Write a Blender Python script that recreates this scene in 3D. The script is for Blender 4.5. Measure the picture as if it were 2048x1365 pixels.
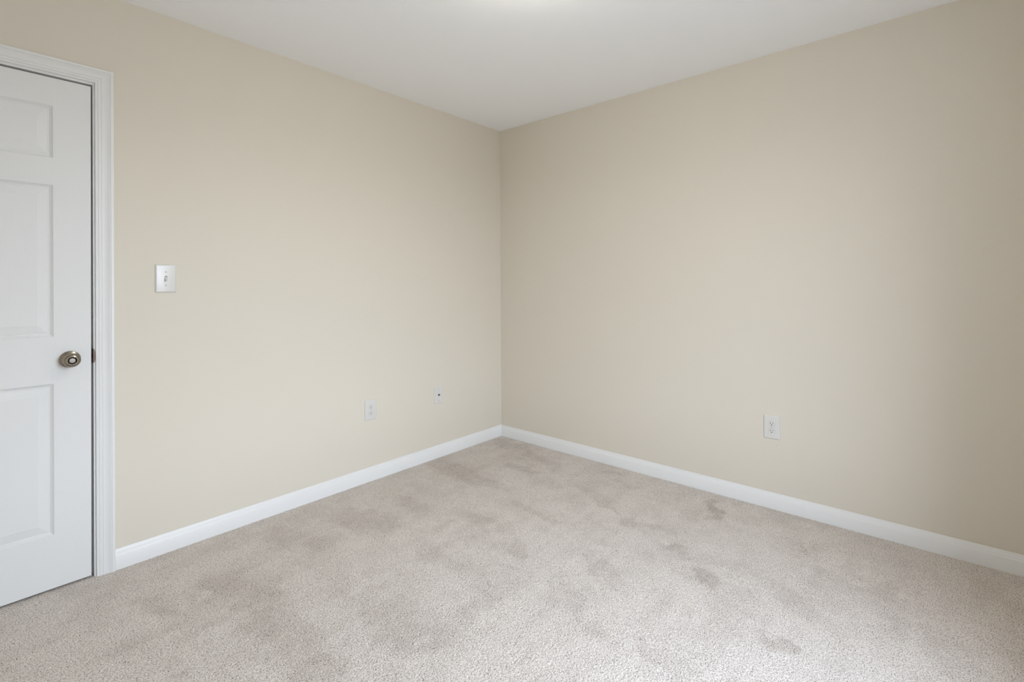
import bpy, bmesh, math
import numpy as np
from mathutils import Matrix, Vector

for o in list(bpy.data.objects):
    bpy.data.objects.remove(o)
SC = bpy.context.scene
COL = SC.collection

# ------------------------------------------------------------------ camera
H = 2.44                       # ceiling height
CAM = Vector((-2.8882, -2.6431, 1.2048))
YAW, ROLL, FPX, PPY = 0.717948, -0.004466, 974.69, 569.73
fw = Vector((math.cos(YAW), math.sin(YAW), 0.0007)).normalized()
rt = Vector((math.sin(YAW), -math.cos(YAW), 0))
up = rt.cross(fw)
cr, sr = math.cos(ROLL), math.sin(ROLL)
R_ = rt * cr + up * sr
U_ = -rt * sr + up * cr
cd = bpy.data.cameras.new('camera')
cam = bpy.data.objects.new('camera', cd)
COL.objects.link(cam)
m = Matrix((R_, U_, -fw)).transposed().to_4x4()
m.translation = CAM
cam.matrix_world = m
cd.sensor_width = 36
cd.lens = 36 * FPX / 2048
cd.shift_y = -(682.5 - PPY) / 2048
cd.clip_start = 0.01
SC.camera = cam

# ------------------------------------------------------------------ room extents
X0, Y0 = -3.46, -3.12          # side wall / window wall
WX0, WX1, WZ0, WZ1 = -2.15, -1.35, 0.35, 2.10     # window opening in the wall behind the camera
SKY_STRENGTH = 24.6
SKY_LOW, SKY_HIGH = (0.76, 0.86, 1.0), (0.64, 0.78, 1.0)
GROUND = (0.19, 0.21, 0.235)
LAMP_POS = (-1.55, -1.56)
LAMP_STRENGTH = 36.0

# ------------------------------------------------------------------ view, world
SC.view_settings.view_transform = 'Standard'
SC.view_settings.look = 'None'
SC.view_settings.gamma = 1
SC.view_settings.use_curve_mapping = False
SC.view_settings.exposure = 0.025
SC.cycles.use_denoising = True
SC.cycles.max_bounces = 12
SC.cycles.diffuse_bounces = 8
SC.cycles.transparent_max_bounces = 12

w = bpy.data.worlds.new('overcast_sky')
SC.world = w
w.use_nodes = True
nt = w.node_tree
nt.nodes.clear()
wo = nt.nodes.new('ShaderNodeOutputWorld')
bg = nt.nodes.new('ShaderNodeBackground')
tc = nt.nodes.new('ShaderNodeTexCoord')
sp = nt.nodes.new('ShaderNodeSeparateXYZ')
rp = nt.nodes.new('ShaderNodeValToRGB')
rp.color_ramp.elements[0].position = 0.47
rp.color_ramp.elements[0].color = (*GROUND, 1)
rp.color_ramp.elements[1].position = 0.52
rp.color_ramp.elements[1].color = (*SKY_LOW, 1)
e_ = rp.color_ramp.elements.new(1.0)
e_.color = (*SKY_HIGH, 1)
mp = nt.nodes.new('ShaderNodeMapRange')
mp.inputs[1].default_value = -1
mp.inputs[2].default_value = 1
nt.links.new(tc.outputs['Generated'], sp.inputs[0])
nt.links.new(sp.outputs[2], mp.inputs[0])
nt.links.new(mp.outputs[0], rp.inputs[0])
nt.links.new(rp.outputs[0], bg.inputs[0])
bg.inputs[1].default_value = SKY_STRENGTH
nt.links.new(bg.outputs[0], wo.inputs[0])

# daylight portal in the window opening (guides sky sampling, adds no light of its own)
pd = bpy.data.lights.new('window_daylight', 'AREA')
pd.shape = 'RECTANGLE'
pd.size, pd.size_y = WX1 - WX0, WZ1 - WZ0
pd.cycles.is_portal = True
po = bpy.data.objects.new('window_daylight', pd)
COL.objects.link(po)
po.location = ((WX0 + WX1) / 2, Y0 - 0.11, (WZ0 + WZ1) / 2)
po.rotation_euler = (math.radians(90), 0, 0)


# ------------------------------------------------------------------ materials
def new_mat(name):
    m = bpy.data.materials.new(name)
    m.use_nodes = True
    return m, m.node_tree, m.node_tree.nodes['Principled BSDF']


def noise_bump(nt, b, scale, strength, dist, stretch=None, detail=3):
    tc = nt.nodes.new('ShaderNodeTexCoord')
    n = nt.nodes.new('ShaderNodeTexNoise')
    n.inputs['Scale'].default_value = scale
    n.inputs['Detail'].default_value = detail
    src = tc.outputs['Object']
    if stretch:
        mm = nt.nodes.new('ShaderNodeMapping')
        mm.inputs['Scale'].default_value = stretch
        nt.links.new(src, mm.inputs[0])
        src = mm.outputs[0]
    nt.links.new(src, n.inputs['Vector'])
    bp = nt.nodes.new('ShaderNodeBump')
    bp.inputs['Strength'].default_value = strength
    bp.inputs['Distance'].default_value = dist
    nt.links.new(n.outputs[0], bp.inputs['Height'])
    nt.links.new(bp.outputs[0], b.inputs['Normal'])
    return n


def simple(name, col, rough=0.5, metal=0.0, bump=None, spec=0.5):
    m, nt, b = new_mat(name)
    b.inputs['Base Color'].default_value = (*col, 1)
    b.inputs['Roughness'].default_value = rough
    b.inputs['Metallic'].default_value = metal
    b.inputs['Specular IOR Level'].default_value = spec
    if bump:
        noise_bump(nt, b, *bump)
    return m


WALL = simple('beige_wall_paint', (0.684, 0.634, 0.548), 0.62, bump=(420, 0.06, 0.0006), spec=0.3)
CEIL = simple('white_ceiling_paint', (0.920, 0.935, 0.955), 0.9, bump=(300, 0.06, 0.0006), spec=0.2)
TRIM = simple('white_trim_enamel', (0.755, 0.755, 0.750), 0.38, bump=(60, 0.03, 0.0006), spec=0.4)
PLASTIC = simple('white_plastic', (0.665, 0.650, 0.620), 0.25, bump=(45, 0.12, 0.0008))
HOLE = simple('dark_socket_hole', (0.02, 0.018, 0.016), 0.8)
SLOT = simple('grey_socket_slot', (0.10, 0.095, 0.09), 0.7)
SCREW = simple('painted_screw', (0.52, 0.51, 0.48), 0.35)
NICKEL = simple('satin_nickel', (0.31, 0.27, 0.22), 0.24, 1.0, bump=(900, 0.03, 0.0002))
BRIGHT = simple('polished_nickel', (0.66, 0.62, 0.56), 0.14, 1.0)
BRONZE = simple('dark_bronze', (0.10, 0.075, 0.06), 0.35, 1.0)
CONN = simple('connector_metal', (0.16, 0.16, 0.15), 0.35, 1.0)
HALL = simple('hallway_paint', (0.35, 0.32, 0.27), 0.8)

# door paint: white enamel over an embossed wood-grain skin
DOOR, nt_, b_ = new_mat('white_grained_door_paint')
b_.inputs['Base Color'].default_value = (0.735, 0.737, 0.732, 1)
b_.inputs['Roughness'].default_value = 0.5
b_.inputs['Specular IOR Level'].default_value = 0.22
tc_ = nt_.nodes.new('ShaderNodeTexCoord')
mm_ = nt_.nodes.new('ShaderNodeMapping')
mm_.inputs['Scale'].default_value = (1.0, 1.0, 0.07)
wn_ = nt_.nodes.new('ShaderNodeTexNoise')
wn_.inputs['Scale'].default_value = 130
wn_.inputs['Detail'].default_value = 4
wn_.inputs['Distortion'].default_value = 1.2
bp_ = nt_.nodes.new('ShaderNodeBump')
bp_.inputs['Strength'].default_value = 0.22
bp_.inputs['Distance'].default_value = 0.0006
nt_.links.new(tc_.outputs['Object'], mm_.inputs[0])
nt_.links.new(mm_.outputs[0], wn_.inputs['Vector'])
nt_.links.new(wn_.outputs[0], bp_.inputs['Height'])
nt_.links.new(bp_.outputs[0], b_.inputs['Normal'])

# carpet: beige cut pile; the 'nap' attribute says which way the pile lies
CARPET, nt_, b_ = new_mat('beige_cut_pile_carpet')
b_.inputs['Roughness'].default_value = 0.95
b_.inputs['Specular IOR Level'].default_value = 0.1
b_.inputs['Sheen Weight'].default_value = 0.15
b_.inputs['Sheen Roughness'].default_value = 0.6
at_ = nt_.nodes.new('ShaderNodeAttribute')
at_.attribute_name = 'nap'
mix_ = nt_.nodes.new('ShaderNodeMix')
mix_.data_type = 'RGBA'
mix_.inputs['A'].default_value = (0.695, 0.635, 0.582, 1)
mix_.inputs['B'].default_value = (0.425, 0.365, 0.315, 1)
nt_.links.new(at_.outputs['Fac'], mix_.inputs['Factor'])
tc_ = nt_.nodes.new('ShaderNodeTexCoord')
n_ = nt_.nodes.new('ShaderNodeTexNoise')
n_.inputs['Scale'].default_value = 270
n_.inputs['Detail'].default_value = 2.5
n_.inputs['Roughness'].default_value = 0.6
nt_.links.new(tc_.outputs['Object'], n_.inputs['Vector'])
mr_ = nt_.nodes.new('ShaderNodeValToRGB')          # shade of tuft gaps painted as random dark flecks among light tips
for e, (p, v) in zip([mr_.color_ramp.elements[0], mr_.color_ramp.elements[1], mr_.color_ramp.elements.new(0.5)],
                     [(0.385, 0.34), (0.63, 1.22), (0.485, 1.0)]):
    e.position = p
    e.color = (v, v * 0.995, v * 0.985, 1)
nt_.links.new(n_.outputs[0], mr_.inputs[0])
mu_ = nt_.nodes.new('ShaderNodeMix')
mu_.data_type = 'RGBA'
mu_.blend_type = 'MULTIPLY'
mu_.inputs['Factor'].default_value = 1
nt_.links.new(mix_.outputs['Result'], mu_.inputs['A'])
nt_.links.new(mr_.outputs['Color'], mu_.inputs['B'])
nt_.links.new(mu_.outputs['Result'], b_.inputs['Base Color'])

# window glass: clear pane, light goes straight through
GLASS, nt_, b_ = new_mat('window_glass')
nt_.nodes.remove(b_)
tr_ = nt_.nodes.new('ShaderNodeBsdfTransparent')
gl_ = nt_.nodes.new('ShaderNodeBsdfGlossy')
gl_.inputs['Roughness'].default_value = 0.02
ms_ = nt_.nodes.new('ShaderNodeMixShader')
ms_.inputs[0].default_value = 0.06
nt_.links.new(tr_.outputs[0], ms_.inputs[1])
nt_.links.new(gl_.outputs[0], ms_.inputs[2])
nt_.links.new(ms_.outputs[0], nt_.nodes['Material Output'].inputs[0])

LAMP, nt_, b_ = new_mat('lit_frosted_lamp_glass')
b_.inputs['Base Color'].default_value = (0.9, 0.88, 0.84, 1)
b_.inputs['Emission Color'].default_value = (1.0, 0.955, 0.82, 1)
b_.inputs['Emission Strength'].default_value = LAMP_STRENGTH


# ------------------------------------------------------------------ mesh helpers
def link(name, me, mats, parent=None):
    if not isinstance(mats, (list, tuple)):
        mats = [mats]
    for mt in mats:
        me.materials.append(mt)
    o = bpy.data.objects.new(name, me)
    COL.objects.link(o)
    if parent:
        o.parent = parent
    return o


def from_bm(name, bm, mats, parent=None, smooth=False, recalc=True):
    if recalc:
        bmesh.ops.recalc_face_normals(bm, faces=bm.faces)
    me = bpy.data.meshes.new(name)
    bm.to_mesh(me)
    bm.free()
    if smooth:
        me.polygons.foreach_set('use_smooth', [True] * len(me.polygons))
        me.set_sharp_from_angle(angle=math.radians(35))
    return link(name, me, mats, parent)


def box(bm, x0, x1, y0, y1, z0, z1, mi=0):
    vs = [bm.verts.new((x, y, z)) for x in (x0, x1) for y in (y0, y1) for z in (z0, z1)]
    for q in ((0, 1, 3, 2), (4, 6, 7, 5), (0, 4, 5, 1), (2, 3, 7, 6), (0, 2, 6, 4), (1, 5, 7, 3)):
        f = bm.faces.new([vs[i] for i in q])
        f.material_index = mi


def prism(bm, pts, axis, a, b, mi=0):
    """pts: outline in the two other axes, extruded from a to b along axis (0=x,1=y,2=z)"""
    def P(p, t):
        c = list(p)
        c.insert(axis, t)
        return c
    A = [bm.verts.new(P(p, a)) for p in pts]
    B = [bm.verts.new(P(p, b)) for p in pts]
    n = len(pts)
    fs = [bm.faces.new(A), bm.faces.new(B[::-1])]
    for i in range(n):
        fs.append(bm.faces.new((A[i], A[(i + 1) % n], B[(i + 1) % n], B[i])))
    for f in fs:
        f.material_index = mi


def sweep(bm, path, mats_profile):
    """rings of 3D points with matching counts, bridged; first and last capped"""
    rings = [[bm.verts.new(p) for p in ring] for ring in path]
    n = len(rings[0])
    for r0, r1 in zip(rings, rings[1:]):
        for i in range(n):
            bm.faces.new((r0[i], r0[(i + 1) % n], r1[(i + 1) % n], r1[i]))
    bm.faces.new(rings[0])
    bm.faces.new(rings[-1][::-1])


def lathe(bm, prof, seg=64, axis='y-', mi=0, centre=(0, 0, 0), cap=True):
    """prof = [(radius, distance towards the viewer side)], turned about -Y (or -Z)"""
    rings = []
    for r, d in prof:
        ring = []
        if r < 1e-6:
            p = (0, -d, 0) if axis == 'y-' else (0, 0, -d)
            rings.append([bm.verts.new([p[k] + centre[k] for k in range(3)])])
            continue
        for i in range(seg):
            a = 2 * math.pi * i / seg
            p = (r * math.cos(a), -d, r * math.sin(a)) if axis == 'y-' else (r * math.cos(a), r * math.sin(a), -d)
            ring.append(bm.verts.new([p[k] + centre[k] for k in range(3)]))
        rings.append(ring)
    for a, b in zip(rings, rings[1:]):
        if len(a) == 1 and len(b) == 1:
            continue
        for i in range(seg):
            j = (i + 1) % seg
            if len(a) == 1:
                f = bm.faces.new((a[0], b[i], b[j]))
            elif len(b) == 1:
                f = bm.faces.new((a[i], a[j], b[0]))
            else:
                f = bm.faces.new((a[i], a[j], b[j], b[i]))
            f.material_index = mi
    if cap and len(rings[0]) > 1:
        f = bm.faces.new(rings[0])
        f.material_index = mi


def structure(o, label):
    o['kind'] = 'structure'
    o['label'] = label
    return o


def thing(name, label, cat, loc, rz=0, group=None):
    o = bpy.data.objects.new(name, None)
    COL.objects.link(o)
    o.location = loc
    o.rotation_euler = (0, 0, rz)
    o.empty_display_size = 0.05
    o['label'] = label
    o['category'] = cat
    if group:
        o['group'] = group
    return o


# ------------------------------------------------------------------ room shell
T = 0.12                                   # wall thickness
DX0, DX1 = -3.283, -2.5075                 # door opening between the jamb faces (x)
DZ1 = 2.0445                               # underside of the head jamb
JT = 0.018                                 # jamb thickness

# left wall with the doorway notched out of it
bm = bmesh.new()
prism(bm, [(X0 - T, -0.06), (DX0 - JT, -0.06), (DX0 - JT, DZ1 + JT), (DX1 + JT, DZ1 + JT), (DX1 + JT, -0.06),
           (T, -0.06), (T, H + 0.1), (X0 - T, H + 0.1)], 1, 0.0, T)
structure(from_bm('wall_left', bm, WALL), 'beige painted wall on the left with the white door in it')

bm = bmesh.new()
box(bm, 0, T, Y0 - T, 0, -0.06, H + 0.1)
structure(from_bm('wall_right', bm, WALL), 'bare beige painted wall on the right with one outlet low on it')

bm = bmesh.new()
box(bm, X0 - T, X0, Y0 - T, 0, -0.06, H + 0.1)
structure(from_bm('wall_side', bm, WALL), 'beige painted side wall beyond the door, outside the view')

bm = bmesh.new()                            # wall behind the camera, window opening left free
for x0, x1, z0, z1 in ((X0, WX0, -0.06, H + 0.1), (WX1, 0, -0.06, H + 0.1),
                       (WX0, WX1, -0.06, WZ0), (WX0, WX1, WZ1, H + 0.1)):
    box(bm, x0, x1, Y0 - T, Y0, z0, z1)
structure(from_bm('wall_back', bm, WALL), 'beige painted wall behind the camera with the window in it')

bm = bmesh.new()
box(bm, X0, 0, Y0, 0, H, H + 0.1)
structure(from_bm('ceiling', bm, CEIL), 'flat white ceiling')

# closed hallway space behind the door so that the gaps stay dark
bm = bmesh.new()
box(bm, X0 - 0.05, -2.2, 1.0, 1.05, -0.06, H)
box(bm, X0 - 0.10, X0 - 0.05, T, 1.05, -0.06, H)
box(bm, -2.2, -2.15, T, 1.05, -0.06, H)
box(bm, X0 - 0.10, -2.15, T, 1.05, H, H + 0.05)
structure(from_bm('wall_hallway', bm, HALL), 'dim hallway walls behind the closed door')


# ------------------------------------------------------------------ carpet
STROKES = [(-0.715, -0.087, -0.767, -0.544, 0.1, 1), (-0.139, -0.113, -0.128, -0.304, 0.06, 0.8), (-0.164, -0.428, -0.281, -0.736, 0.05, 0.8), (-0.44, -0.48, -0.444, -0.676, 0.04, 0.7), (-1.553, -0.316, -1.471, -0.533, 0.09, 0.9), (-1.242, -0.362, -1.229, -0.546, 0.05, 0.7), (-2.192, -0.423, -2.109, -0.632, 0.08, 0.9), (-1.853, -0.239, -1.76, -0.453, 0.09, 0.6), (-2.412, -0.36, -2.369, -0.483, 0.05, 0.8), (-2.135, -0.809, -2.138, -1.013, 0.07, 0.8), (-2.138, -1.013, -2.125, -1.221, 0.06, 0.8), (-1.846, -0.971, -1.788, -1.291, 0.06, 0.6), (-1.866, -1.101, -1.888, -1.337, 0.05, 0.7), (-0.854, -0.863, -0.885, -1.176, 0.025, 0.8), (-0.53, -1.193, -0.574, -1.373, 0.02, 0.9), (-0.655, -1.445, -0.596, -1.631, 0.035, 0.7), (-0.125, -1.696, -0.295, -1.784, 0.035, 1.5), (-0.733, -1.703, -0.737, -1.775, 0.035, 0.9), (-0.863, -1.889, -0.872, -1.972, 0.03, 1.0), (-0.345, -2.16, -0.356, -2.186, 0.02, 1), (-1.048, -2.205, -1.111, -2.238, 0.022, 1), (-1.361, -1.896, -1.378, -2.086, 0.035, 0.7), (-1.11, -0.79, -1.108, -1.018, 0.06, 0.7), (-1.156, -1.142, -1.212, -1.235, 0.03, 0.8), (-1.052, -1.5, -1.113, -1.598, 0.04, 0.7), (-0.498, -0.739, -0.519, -0.946, 0.03, 0.6), (-0.142, -1.03, -0.127, -1.111, 0.03, 0.8), (-0.242, -1.158, -0.23, -1.252, 0.03, 0.7), (-0.548, -0.856, -0.549, -0.74, 0.03, 0.5), (-1.879, -0.596, -1.823, -0.746, 0.07, 0.4), (-0.876, -0.789, -0.878, -0.973, 0.04, 0.5), (-0.388, -0.928, -0.53, -1.288, 0.03, 0.4), (-0.764, -1.774, -0.684, -2.043, 0.05, 0.5), (-1.316, -1.515, -1.419, -1.738, 0.04, 0.5), (-1.464, -0.896, -1.452, -1.205, 0.06, 0.5), (-0.005, -1.807, -0.045, -2.196, 0.05, 0.5), (-0.48, -2.334, -0.572, -2.473, 0.05, 0.4), (-0.752, -2.171, -0.849, -2.321, 0.04, 0.4)]


def carpet():
    rng = np.random.default_rng(7)
    step = 0.0021
    xs = np.arange(X0, 0.0 + step, step)
    ys = np.arange(Y0, 0.10 + step, step)
    nx, ny = len(xs), len(ys)
    gx, gy = np.meshgrid(xs, ys, indexing='xy')          # (ny, nx)
    px, py = gx.copy(), gy.copy()

    def smooth(a, k):
        for _ in range(k):
            a = (np.roll(a, 1, 0) + a * 2 + np.roll(a, -1, 0)) / 4
            a = (np.roll(a, 1, 1) + a * 2 + np.roll(a, -1, 1)) / 4
        return a

    def value(scale, seed):                                # smooth value noise on a coarse lattice
        r = np.random.default_rng(seed)
        fx, fy = (gx - X0) / scale[0], (gy - Y0) / scale[1]
        lat = r.standard_normal((int(fy.max()) + 3, int(fx.max()) + 3))
        ix, iy = fx.astype(int), fy.astype(int)
        tx, ty = fx - ix, fy - iy
        tx, ty = tx * tx * (3 - 2 * tx), ty * ty * (3 - 2 * ty)
        return ((lat[iy, ix] * (1 - tx) + lat[iy, ix + 1] * tx) * (1 - ty)
                + (lat[iy + 1, ix] * (1 - tx) + lat[iy + 1, ix + 1] * tx) * ty)

    # which way the pile lies: vacuum strokes and footprints
    nap = 0.06 * value((0.34, 0.12), 1) + 0.07 * value((0.13, 0.045), 2) + 0.06 * value((0.045, 0.11), 3) \
        + 0.05 * value((0.022, 0.022), 4)
    nap = np.maximum(nap, -0.12) + 0.17
    wob_x = 0.022 * value((0.06, 0.06), 11) + 0.008 * value((0.02, 0.02), 12)
    wob_y = 0.022 * value((0.06, 0.06), 13) + 0.008 * value((0.02, 0.02), 14)
    qx, qy = gx + wob_x, gy + wob_y
    blob = np.zeros_like(gx)
    for ax, ay, bx, by, wd, s in STROKES:
        dx, dy = bx - ax, by - ay
        t = np.clip(((qx - ax) * dx + (qy - ay) * dy) / (dx * dx + dy * dy), 0, 1)
        d = np.hypot(qx - ax - t * dx, qy - ay - t * dy)
        blob = np.maximum(blob, s * 0.40 * np.clip(1.5 - d / wd, 0, 1) ** 1.1)
    nap = nap + blob
    nap += 0.12 * rng.standard_normal(nap.shape)
    white = rng.standard_normal(nap.shape)
    tuft = smooth(white, 1)
    tuft = tuft / tuft.std() + 0.9 * rng.standard_normal(nap.shape)
    tuft = np.where(tuft > 0, tuft * 0.6, -np.abs(tuft) ** 1.25)      # level tips, deep gaps between tufts
    tuft /= tuft.std()
    big = smooth(rng.standard_normal(nap.shape), 5)
    big /= big.std()
    h = 0.0007 * tuft + 0.0001 * big + 0.0002
    h = np.clip(h, -0.0042, 0.0018)
    h -= 0.0006 * np.clip(nap, 0, 1)
    px += rng.uniform(-0.0007, 0.0007, nap.shape)
    py += rng.uniform(-0.0007, 0.0007, nap.shape)
    co = np.stack([px, py, h], -1).reshape(-1, 3).astype(np.float32)
    i = (np.arange(ny - 1)[:, None] * nx + np.arange(nx - 1)[None, :]).ravel()
    quads = np.stack([i, i + 1, i + nx + 1, i + nx], -1).astype(np.int32)
    # the floor slab under the pile, also under the hallway
    b = len(co)
    sx0, sx1, sy0, sy1 = X0 - 0.10, T, Y0 - T, 1.05
    slab = np.array([(x, y, z) for z in (-0.012, -0.10) for x, y in ((sx0, sy0), (sx1, sy0), (sx1, sy1), (sx0, sy1))], np.float32)
    co = np.concatenate([co, slab])
    sq = np.array([(0, 1, 2, 3), (7, 6, 5, 4), (0, 4, 5, 1), (1, 5, 6, 2), (2, 6, 7, 3), (3, 7, 4, 0)], np.int32) + b
    quads = np.concatenate([quads, sq])
    me = bpy.data.meshes.new('floor')
    me.vertices.add(len(co))
    me.vertices.foreach_set('co', co.ravel())
    me.loops.add(quads.size)
    me.loops.foreach_set('vertex_index', quads.ravel())
    me.polygons.add(len(quads))
    me.polygons.foreach_set('loop_start', np.arange(0, quads.size, 4, dtype=np.int32))
    me.polygons.foreach_set('loop_total', np.full(len(quads), 4, np.int32))
    me.update(calc_edges=True)
    at = me.attributes.new('nap', 'FLOAT', 'POINT')
    at.data.foreach_set('value', np.concatenate([np.clip(nap, 0, 1).ravel(), np.zeros(8)]).astype(np.float32))
    return link('floor', me, CARPET)


structure(carpet(), 'beige cut-pile carpet with brushed darker patches')


# ------------------------------------------------------------------ baseboards
BH, BT = 0.0845, 0.0135
BASE_PROF = [(0, -0.008), (BT, -0.008), (BT, 0.0580), (BT - 0.0010, 0.0600), (BT - 0.0032, 0.0636), (BT - 0.0046, 0.0668),
             (BT - 0.0051, 0.0690), (BT - 0.0064, 0.0700), (BT - 0.0084, 0.0742), (BT - 0.0100, 0.0785),
             (BT - 0.0112, 0.0825), (BT - 0.0122, BH), (0, BH)]


def baseboard(name, label, wall, a, b, cut_a=0, cut_b=0):
    """wall: 'L' runs along x at y=0; 'R' runs along y at x=0; cut = 1 mitres into the room"""
    bm = bmesh.new()
    rings = []
    for t, cut in ((a, cut_a), (b, cut_b)):
        ring = []
        for d, z in BASE_PROF:
            s = t + cut * d
            if wall == 'L':
                ring.append((s, -d, z))
            elif wall == 'R':
                ring.append((-d, s, z))
            elif wall == 'B':
                ring.append((s, Y0 + d, z))
            else:
                ring.append((X0 + d, s, z))
        rings.append(ring)
    sweep(bm, rings, None)
    return structure(from_bm(name, bm, TRIM, smooth=True), label)


CAS_IN, CAS_W = -2.5015, 0.061            # inner edge and width of the door casing
CAS_ZIN = 2.0535
CAS_OUT = CAS_IN + CAS_W
baseboard('baseboard_left', 'white moulded baseboard along the foot of the left wall', 'L', CAS_OUT, 0, 0, -1)
baseboard('baseboard_right', 'white moulded baseboard along the foot of the right wall', 'R', 0, Y0, -1, 1)
baseboard('baseboard_back', 'white moulded baseboard under the window behind the camera', 'B', 0, X0, -1, 1)
baseboard('baseboard_side', 'white moulded baseboard along the side wall outside the view', 'S', Y0, 0, 1, 0)

# ------------------------------------------------------------------ door casing and jamb
CAS_PROF = [(0, 0), (0, 0.0075), (0.0012, 0.0092), (0.0035, 0.0100), (0.0072, 0.0100), (0.0082, 0.0084), (0.0094, 0.0084),
            (0.0104, 0.0104), (0.0185, 0.0112), (0.0196, 0.0096), (0.0206, 0.0096), (0.0216, 0.0112), (0.027, 0.0112),
            (0.034, 0.0122), (0.041, 0.0145), (0.0462, 0.0172), (0.0474, 0.0158), (0.0486, 0.0158), (0.0498, 0.0180),
            (0.0545, 0.0186), (0.0585, 0.0178), (0.0605, 0.0155), (CAS_W, 0.0120), (CAS_W, 0)]
CAS_IN_L = DX0 - 0.006
bm = bmesh.new()
rings = []
rings.append([(CAS_IN + w_, -t_, -0.004) for w_, t_ in CAS_PROF])
rings.append([(CAS_IN + w_, -t_, CAS_ZIN + w_) for w_, t_ in CAS_PROF])
rings.append([(CAS_IN_L - w_, -t_, CAS_ZIN + w_) for w_, t_ in CAS_PROF])
rings.append([(CAS_IN_L - w_, -t_, -0.004) for w_, t_ in CAS_PROF])
sweep(bm, rings, None)
structure(from_bm('trim_1', bm, TRIM, smooth=True), 'white ribbed casing framing the door')

bm = bmesh.new()
box(bm, DX1, DX1 + JT, 0.0, T, -0.004, DZ1 + JT)
box(bm, DX0 - JT, DX0, 0.0, T, -0.004, DZ1 + JT)
box(bm, DX0, DX1, 0.0, T, DZ1, DZ1 + JT)
box(bm, DX1 - 0.012, DX1, 0.0395, 0.075, -0.004, DZ1)       # stops
box(bm, DX0, DX0 + 0.012, 0.0395, 0.075, -0.004, DZ1)
box(bm, DX0 + 0.012, DX1 - 0.012, 0.0395, 0.075, DZ1 - 0.012, DZ1)
jamb = structure(from_bm('trim_2', bm, TRIM), 'white door jamb and stop inside the casing')

# strike plate let into the jamb, its curved lip reaching out past the jamb edge
bm = bmesh.new()
box(bm, DX1 - 0.0012, DX1 + 0.0006, 0.001, 0.034, 0.8885, 0.9475)
lip = []
for k in range(25):
    a = math.pi * k / 24
    lip.append((DX1 - 0.0012 + 0.0078 * math.sin(a) ** 0.8, 0.918 - 0.0285 * math.cos(a)))
prism(bm, lip, 1, -0.0012, 0.0004)
strike = from_bm('strike_plate', bm, BRONZE, jamb)
strike['label'] = 'dark bronze strike plate'
bm = bmesh.new()
ed = [(DX1 - 0.0012 + 0.0078 * math.sin(math.pi * k / 24) ** 0.8, 0.918 - 0.0285 * math.cos(math.pi * k / 24)) for k in range(3, 22)]
rr = []
for x, z in ed:
    rr.append([(x - 0.0016, -0.0012, z), (x - 0.0016, -0.0026, z), (x, -0.0026, z), (x, -0.0012, z)])
sweep(bm, rr, None)
lipo = from_bm('strike_lip', bm, simple('worn_bronze', (0.24, 0.18, 0.14), 0.4, 1.0), strike)

# ------------------------------------------------------------------ door leaf (six-panel moulded door)
LX0, LX1, LZ0, LZ1 = -3.278, -2.5125, 0.0085, 2.0370
FY = 0.0015                                  # face of the door, just behind the wall plane
xb = [LX0 + 0.0015, -3.161, -2.945, -2.8445, -2.6285, LX1 - 0.0015]
zb = [LZ0 + 0.0015, 0.2205, 0.8205, 1.0075, 1.6105, 1.7175, 1.9245, LZ1 - 0.0015]
RINGS = [(0, 0), (0.0022, 0.0032), (0.0036, 0.0035), (0.0058, 0.0062), (0.0076, 0.0065), (0.0094, 0.0084), (0.0150, 0.0090),
         (0.0165, 0.0076), (0.0440, 0.0026), (0.0455, 0.0020)]


def lean(x, z):                              # the leaf hangs very slightly out of plumb at the latch side
    return x - 0.0035 * (1 - z / 2.037) * max(0, (x + 2.66) / 0.1475)


bm = bmesh.new()
vc = {}


def V(x, y, z):
    k = (round(x, 5), round(y, 5), round(z, 5))
    if k not in vc:
        vc[k] = bm.verts.new((lean(x, z), y, z))
    return vc[k]


for i in range(5):
    for j in range(7):
        a, b, c, d = xb[i], xb[i + 1], zb[j], zb[j + 1]
        if i in (1, 3) and j in (1, 3, 5):
            prev = None
            for ins, dep in RINGS:
                ring = [V(a + ins, FY + dep, c + ins), V(b - ins, FY + dep, c + ins),
                        V(b - ins, FY + dep, d - ins), V(a + ins, FY + dep, d - ins)]
                if prev:
                    for k in range(4):
                        bm.faces.new((prev[k], prev[(k + 1) % 4], ring[(k + 1) % 4], ring[k]))
                prev = ring
            bm.faces.new(prev)
        else:
            bm.faces.new((V(a, FY, c), V(b, FY, c), V(b, FY, d), V(a, FY, d)))
# chamfered arris, edges and back
for (x0, z0, x1, z1) in [(xb[k], zb[0], xb[k + 1], zb[0]) for k in range(5)] + [(xb[5], zb[k], xb[5], zb[k + 1]) for k in range(7)] + \
        [(xb[k + 1], zb[7], xb[k], zb[7]) for k in reversed(range(5))] + [(xb[0], zb[k + 1], xb[0], zb[k]) for k in reversed(range(7))]:
    def out(x, z):
        ox = LX0 if x == xb[0] else LX1 if x == xb[5] else x
        oz = LZ0 if z == zb[0] else LZ1 if z == zb[7] else z
        return ox, oz
    ax, az = out(x0, z0)
    bx, bz = out(x1, z1)
    bm.faces.new((V(x0, FY, z0), V(x1, FY, z1), V(bx, FY + 0.0015, bz), V(ax, FY + 0.0015, az)))
    bm.faces.new((V(ax, FY + 0.0015, az), V(bx, FY + 0.0015, bz), V(bx, FY + 0.035, bz), V(ax, FY + 0.035, az)))
be = [e for e in bm.edges if e.is_boundary and all(v.co.y > FY + 0.03 for v in e.verts)]
bmesh.ops.contextual_create(bm, geom=be)
door = structure(from_bm('door_1', bm, DOOR), 'white six-panel door, closed, with a nickel knob')

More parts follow.
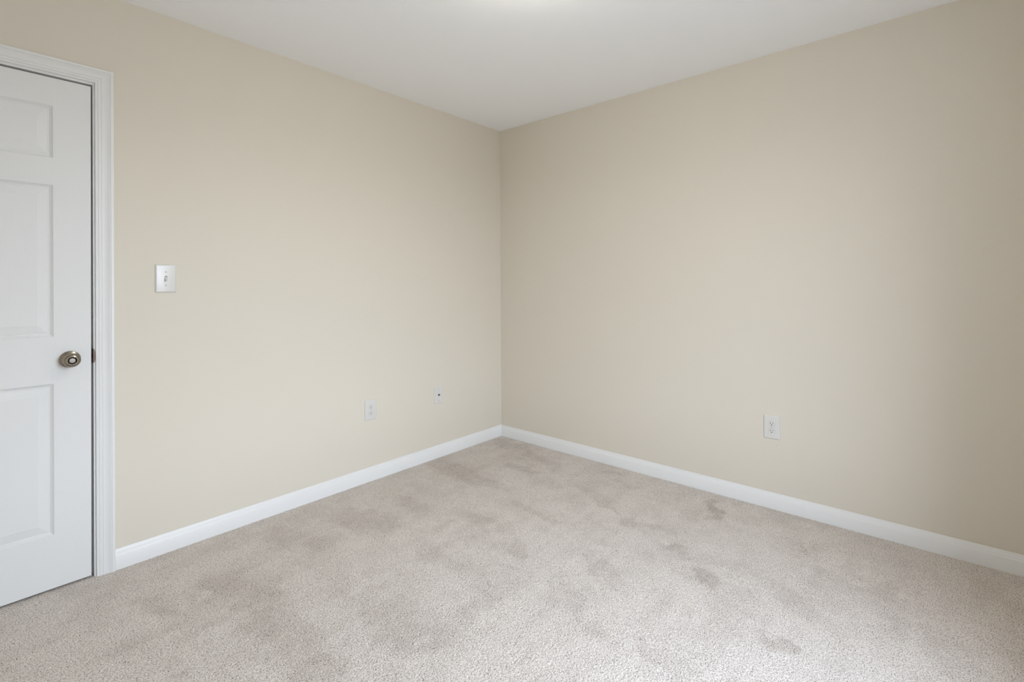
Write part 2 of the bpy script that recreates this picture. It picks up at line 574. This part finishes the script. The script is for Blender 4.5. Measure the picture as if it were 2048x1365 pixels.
# knob: rose on the leaf, turned knob with a privacy button
KX, KZ = -2.5805, 0.9125
bm = bmesh.new()
lathe(bm, [(0.0335, 0.0), (0.0335, 0.0030), (0.0325, 0.0052), (0.0290, 0.0072), (0.0220, 0.0096), (0.0165, 0.0120), (0.0140, 0.0150),
           (0.0128, 0.0200), (0.0128, 0.0300), (0.0150, 0.0340), (0.0195, 0.0375), (0.0245, 0.0415), (0.0272, 0.0460), (0.0276, 0.0500),
           (0.0266, 0.0545), (0.0240, 0.0585), (0.0205, 0.0612), (0.0175, 0.0624), (0.0158, 0.0626), (0.0150, 0.0618)], 72)
# open recess in the face
lathe(bm, [(0.0150, 0.0618), (0.0142, 0.0560), (0.0, 0.0560)], 72, mi=1, cap=False)
bmesh.ops.remove_doubles(bm, verts=bm.verts, dist=1e-5)
knob = from_bm('door_knob', bm, [NICKEL, HOLE], door, smooth=True)
knob.location = (KX, FY, KZ)
knob['label'] = 'round satin nickel knob'
bm = bmesh.new()
lathe(bm, [(0.0098, 0.0560), (0.0098, 0.0602), (0.0090, 0.0610), (0.0, 0.0612)], 48)
box(bm, -0.0080, 0.0080, -0.0628, -0.0608, -0.0017, 0.0017)
o = from_bm('privacy_button', bm, simple('darker_nickel', (0.22, 0.19, 0.155), 0.3, 1.0), knob, smooth=True)
bm = bmesh.new()
lathe(bm, [(0.0172, 0.0620), (0.0172, 0.0630), (0.0160, 0.0636), (0.0150, 0.0630), (0.0146, 0.0604)], 64, cap=False)
o = from_bm('knob_face_ring', bm, BRIGHT, knob, smooth=True)

bm = bmesh.new()
prism(bm, [(LX1 - 0.004, 0.010), (LX1 + 0.0025, 0.0125), (LX1 + 0.0045, 0.024), (LX1 - 0.004, 0.024)], 2, 0.909, 0.927)
latch = from_bm('latch_bolt', bm, BRONZE, door)


# ------------------------------------------------------------------ wall plates
def rounded_rect(w, h, r, n=5):
    pts = []
    for cx, cz, a0 in ((w / 2 - r, h / 2 - r, 0), (-w / 2 + r, h / 2 - r, 90), (-w / 2 + r, -h / 2 + r, 180), (w / 2 - r, -h / 2 + r, 270)):
        for k in range(n + 1):
            a = math.radians(a0 + 90 * k / n)
            pts.append((cx + r * math.cos(a), cz + r * math.sin(a)))
    return pts


def plate(name, w, h, parent, thick=0.0062):
    bm = bmesh.new()
    prev = None
    for ins, d in ((0, 0), (0, 0.0022), (0.0010, 0.0042), (0.0030, 0.0056), (0.0060, thick)):
        ring = [bm.verts.new((x, -d, z)) for x, z in rounded_rect(w - 2 * ins, h - 2 * ins, 0.0022)]
        if prev:
            for i in range(len(ring)):
                j = (i + 1) % len(ring)
                bm.faces.new((prev[i], prev[j], ring[j], ring[i]))
        prev = ring
    bm.faces.new(prev)
    return from_bm(name, bm, PLASTIC, parent, smooth=True)


def screw(parent, x, z, y=-0.0062, r=0.0033):
    bm = bmesh.new()
    lathe(bm, [(r, 0), (r, 0.0006), (r * 0.6, 0.0011), (0, 0.0012)], 20)
    box(bm, -r * 0.75, r * 0.75, -0.0014, -0.0010, -0.0004, 0.0004, 1)
    o = from_bm('screw', bm, [SCREW, HOLE], parent)
    o.location = (x, y, z)
    return o


def receptacle(parent, z):
    """one socket of the duplex outlet: rounded face, two blade slots, round ground hole"""
    bm = bmesh.new()
    R, hh = 0.0172, 0.0142
    pts = []
    a1 = math.asin(hh / R)
    for k in range(13):
        a = -a1 + 2 * a1 * k / 12
        pts.append((R * math.cos(a), R * math.sin(a)))
    for k in range(13):
        a = math.pi - a1 + 2 * a1 * k / 12
        pts.append((R * math.cos(a), R * math.sin(a)))
    prev = None
    for s, d in ((1.0, -0.001), (1.0, 0.0018), (0.96, 0.0024)):
        ring = [bm.verts.new((x * s, -d, zz * s)) for x, zz in pts]
        if prev:
            for i in range(len(ring)):
                j = (i + 1) % len(ring)
                bm.faces.new((prev[i], prev[j], ring[j], ring[i]))
        prev = ring
    bm.faces.new(prev)
    o = from_bm('receptacle', bm, PLASTIC, parent)
    o.location = (0, -0.0062, z)
    for x, hgt in ((-0.0064, 0.0088), (0.0064, 0.0072)):
        bm = bmesh.new()
        box(bm, x - 0.0012, x + 0.0012, -0.00255, -0.0020, 0.0035 - hgt / 2, 0.0035 + hgt / 2)
        from_bm('blade_slot', bm, SLOT, o)
    bm = bmesh.new()
    g = []
    for k in range(17):
        a = math.pi + math.pi * k / 16
        g.append((0.0028 * math.cos(a), -0.0062 + 0.0028 * math.sin(a)))
    g += [(0.0028, -0.0045), (-0.0028, -0.0045)]
    prism(bm, g, 1, -0.0026, -0.0020)
    from_bm('ground_hole', bm, HOLE, o)
    return o


def outlet(label, loc, rz):
    t = thing('electrical_outlet', label, 'outlet', loc, rz, 'electrical outlets low on the walls')
    plate('faceplate', 0.0800, 0.1245, t)
    receptacle(t, 0.0195)
    receptacle(t, -0.0195)
    screw(t, 0, 0, -0.0062, 0.0030)
    return t


outlet('white duplex outlet low on the left wall, left of the small coax plate', (-1.1980, -0.0002, 0.4370), 0)
outlet('white duplex outlet low on the bare right wall', (-0.0002, -1.9700, 0.4350), math.radians(-90))

t = thing('cable_outlet', 'small white coax wall plate with one dark connector, nearest the corner', 'cable outlet', (-0.6540, -0.0002, 0.4370))
plate('faceplate', 0.0700, 0.1160, t, 0.0050)
bm = bmesh.new()
hexp = [(0.0072 * math.cos(math.radians(60 * k)), 0.0072 * math.sin(math.radians(60 * k))) for k in range(6)]
prism(bm, hexp, 1, -0.0072, -0.0048)
c = from_bm('connector', bm, CONN, t)
bm = bmesh.new()
lathe(bm, [(0.0048, 0.006), (0.0048, 0.0150), (0.0040, 0.0152), (0.0038, 0.0135), (0.0, 0.0135)], 28)
from_bm('threaded_barrel', bm, CONN, c)
screw(t, 0, 0.0415, -0.0050, 0.0034)
screw(t, 0, -0.0415, -0.0050, 0.0034)

t = thing('light_switch', 'white toggle light switch on the left wall beside the door', 'light switch', (-2.2555, -0.0002, 1.2410))
plate('faceplate', 0.0800, 0.1260, t)
bm = bmesh.new()                            # slot collar around the toggle
outer = rounded_rect(0.0118, 0.0262, 0.0008, 2)
inner = rounded_rect(0.0098, 0.0242, 0.0006, 2)
A = [bm.verts.new((x, -0.0061, z)) for x, z in outer]
A2 = [bm.verts.new((x, -0.0070, z)) for x, z in outer]
B2 = [bm.verts.new((x, -0.0070, z)) for x, z in inner]
B = [bm.verts.new((x, -0.0064, z)) for x, z in inner]
for P, Q in ((A, A2), (A2, B2), (B2, B)):
    for i in range(len(P)):
        j = (i + 1) % len(P)
        bm.faces.new((P[i], P[j], Q[j], Q[i]))
f = bm.faces.new(B)
f.material_index = 1
from_bm('toggle_slot', bm, [PLASTIC, simple('slot_shade_grey', (0.30, 0.29, 0.28), 0.7)], t)
bm = bmesh.new()                            # toggle lever pointing down
vs = []
for y, zc, hx, hz in ((-0.0062, 0.001, 0.0046, 0.0068), (-0.0150, -0.0075, 0.0042, 0.0040), (-0.0178, -0.0105, 0.0038, 0.0028)):
    vs.append([(-hx, y, zc - hz), (hx, y, zc - hz), (hx, y - 0.002 * (y < -0.01), zc + hz), (-hx, y - 0.002 * (y < -0.01), zc + hz)])
sweep(bm, vs, None)
from_bm('toggle', bm, PLASTIC, t)
screw(t, 0, 0.0302)
screw(t, 0, -0.0302)

# ------------------------------------------------------------------ window behind the camera
win = thing('window_1', 'white framed window behind the camera', 'window', ((WX0 + WX1) / 2, Y0, WZ0))
win['kind'] = 'structure'
del win['category']
hw, hh_ = (WX1 - WX0) / 2, WZ1 - WZ0
bm = bmesh.new()
for x0, x1, z0, z1 in ((-hw, -hw + 0.05, 0, hh_), (hw - 0.05, hw, 0, hh_), (-hw + 0.05, hw - 0.05, 0, 0.05),
                       (-hw + 0.05, hw - 0.05, hh_ - 0.05, hh_), (-0.03, 0.03, 0.05, hh_ - 0.05)):
    box(bm, x0, x1, -0.09, -0.03, z0, z1)
from_bm('window_frame', bm, TRIM, win)
for s in (-1, 1):
    bm = bmesh.new()
    a, b = sorted((s * 0.03, s * (hw - 0.05)))
    zm = hh_ / 2
    box(bm, a, b, -0.08, -0.045, zm - 0.02, zm + 0.02)
    from_bm('meeting_rail', bm, TRIM, win)
    bm = bmesh.new()
    vs = [bm.verts.new(p) for p in ((a, -0.06, 0.05), (b, -0.06, 0.05), (b, -0.06, hh_ - 0.05), (a, -0.06, hh_ - 0.05))]
    bm.faces.new(vs)
    from_bm('pane', bm, GLASS, win)
bm = bmesh.new()
for x0, x1, z0, z1 in ((-hw - 0.06, -hw, -0.06, hh_ + 0.06), (hw, hw + 0.06, -0.06, hh_ + 0.06),
                       (-hw, hw, hh_, hh_ + 0.06), (-hw, hw, -0.06, 0.0)):
    box(bm, x0, x1, 0.0, 0.016, z0, z1)
from_bm('window_casing', bm, TRIM, win)

# ------------------------------------------------------------------ ceiling lamp (just above the picture)
lamp = thing('ceiling_lamp', 'round flush ceiling lamp with a lit frosted dome', 'ceiling lamp', (LAMP_POS[0], LAMP_POS[1], H))
bm = bmesh.new()
lathe(bm, [(0.150, 0.0), (0.152, 0.018), (0.146, 0.026), (0.138, 0.026)], 64, 'z-')
from_bm('lamp_base', bm, NICKEL, lamp, smooth=True)
bm = bmesh.new()
lathe(bm, [(0.138, 0.020), (0.140, 0.036), (0.132, 0.062), (0.112, 0.084), (0.080, 0.099), (0.040, 0.107), (0.0, 0.109)], 64, 'z-')
from_bm('lamp_shade', bm, LAMP, lamp, smooth=True)
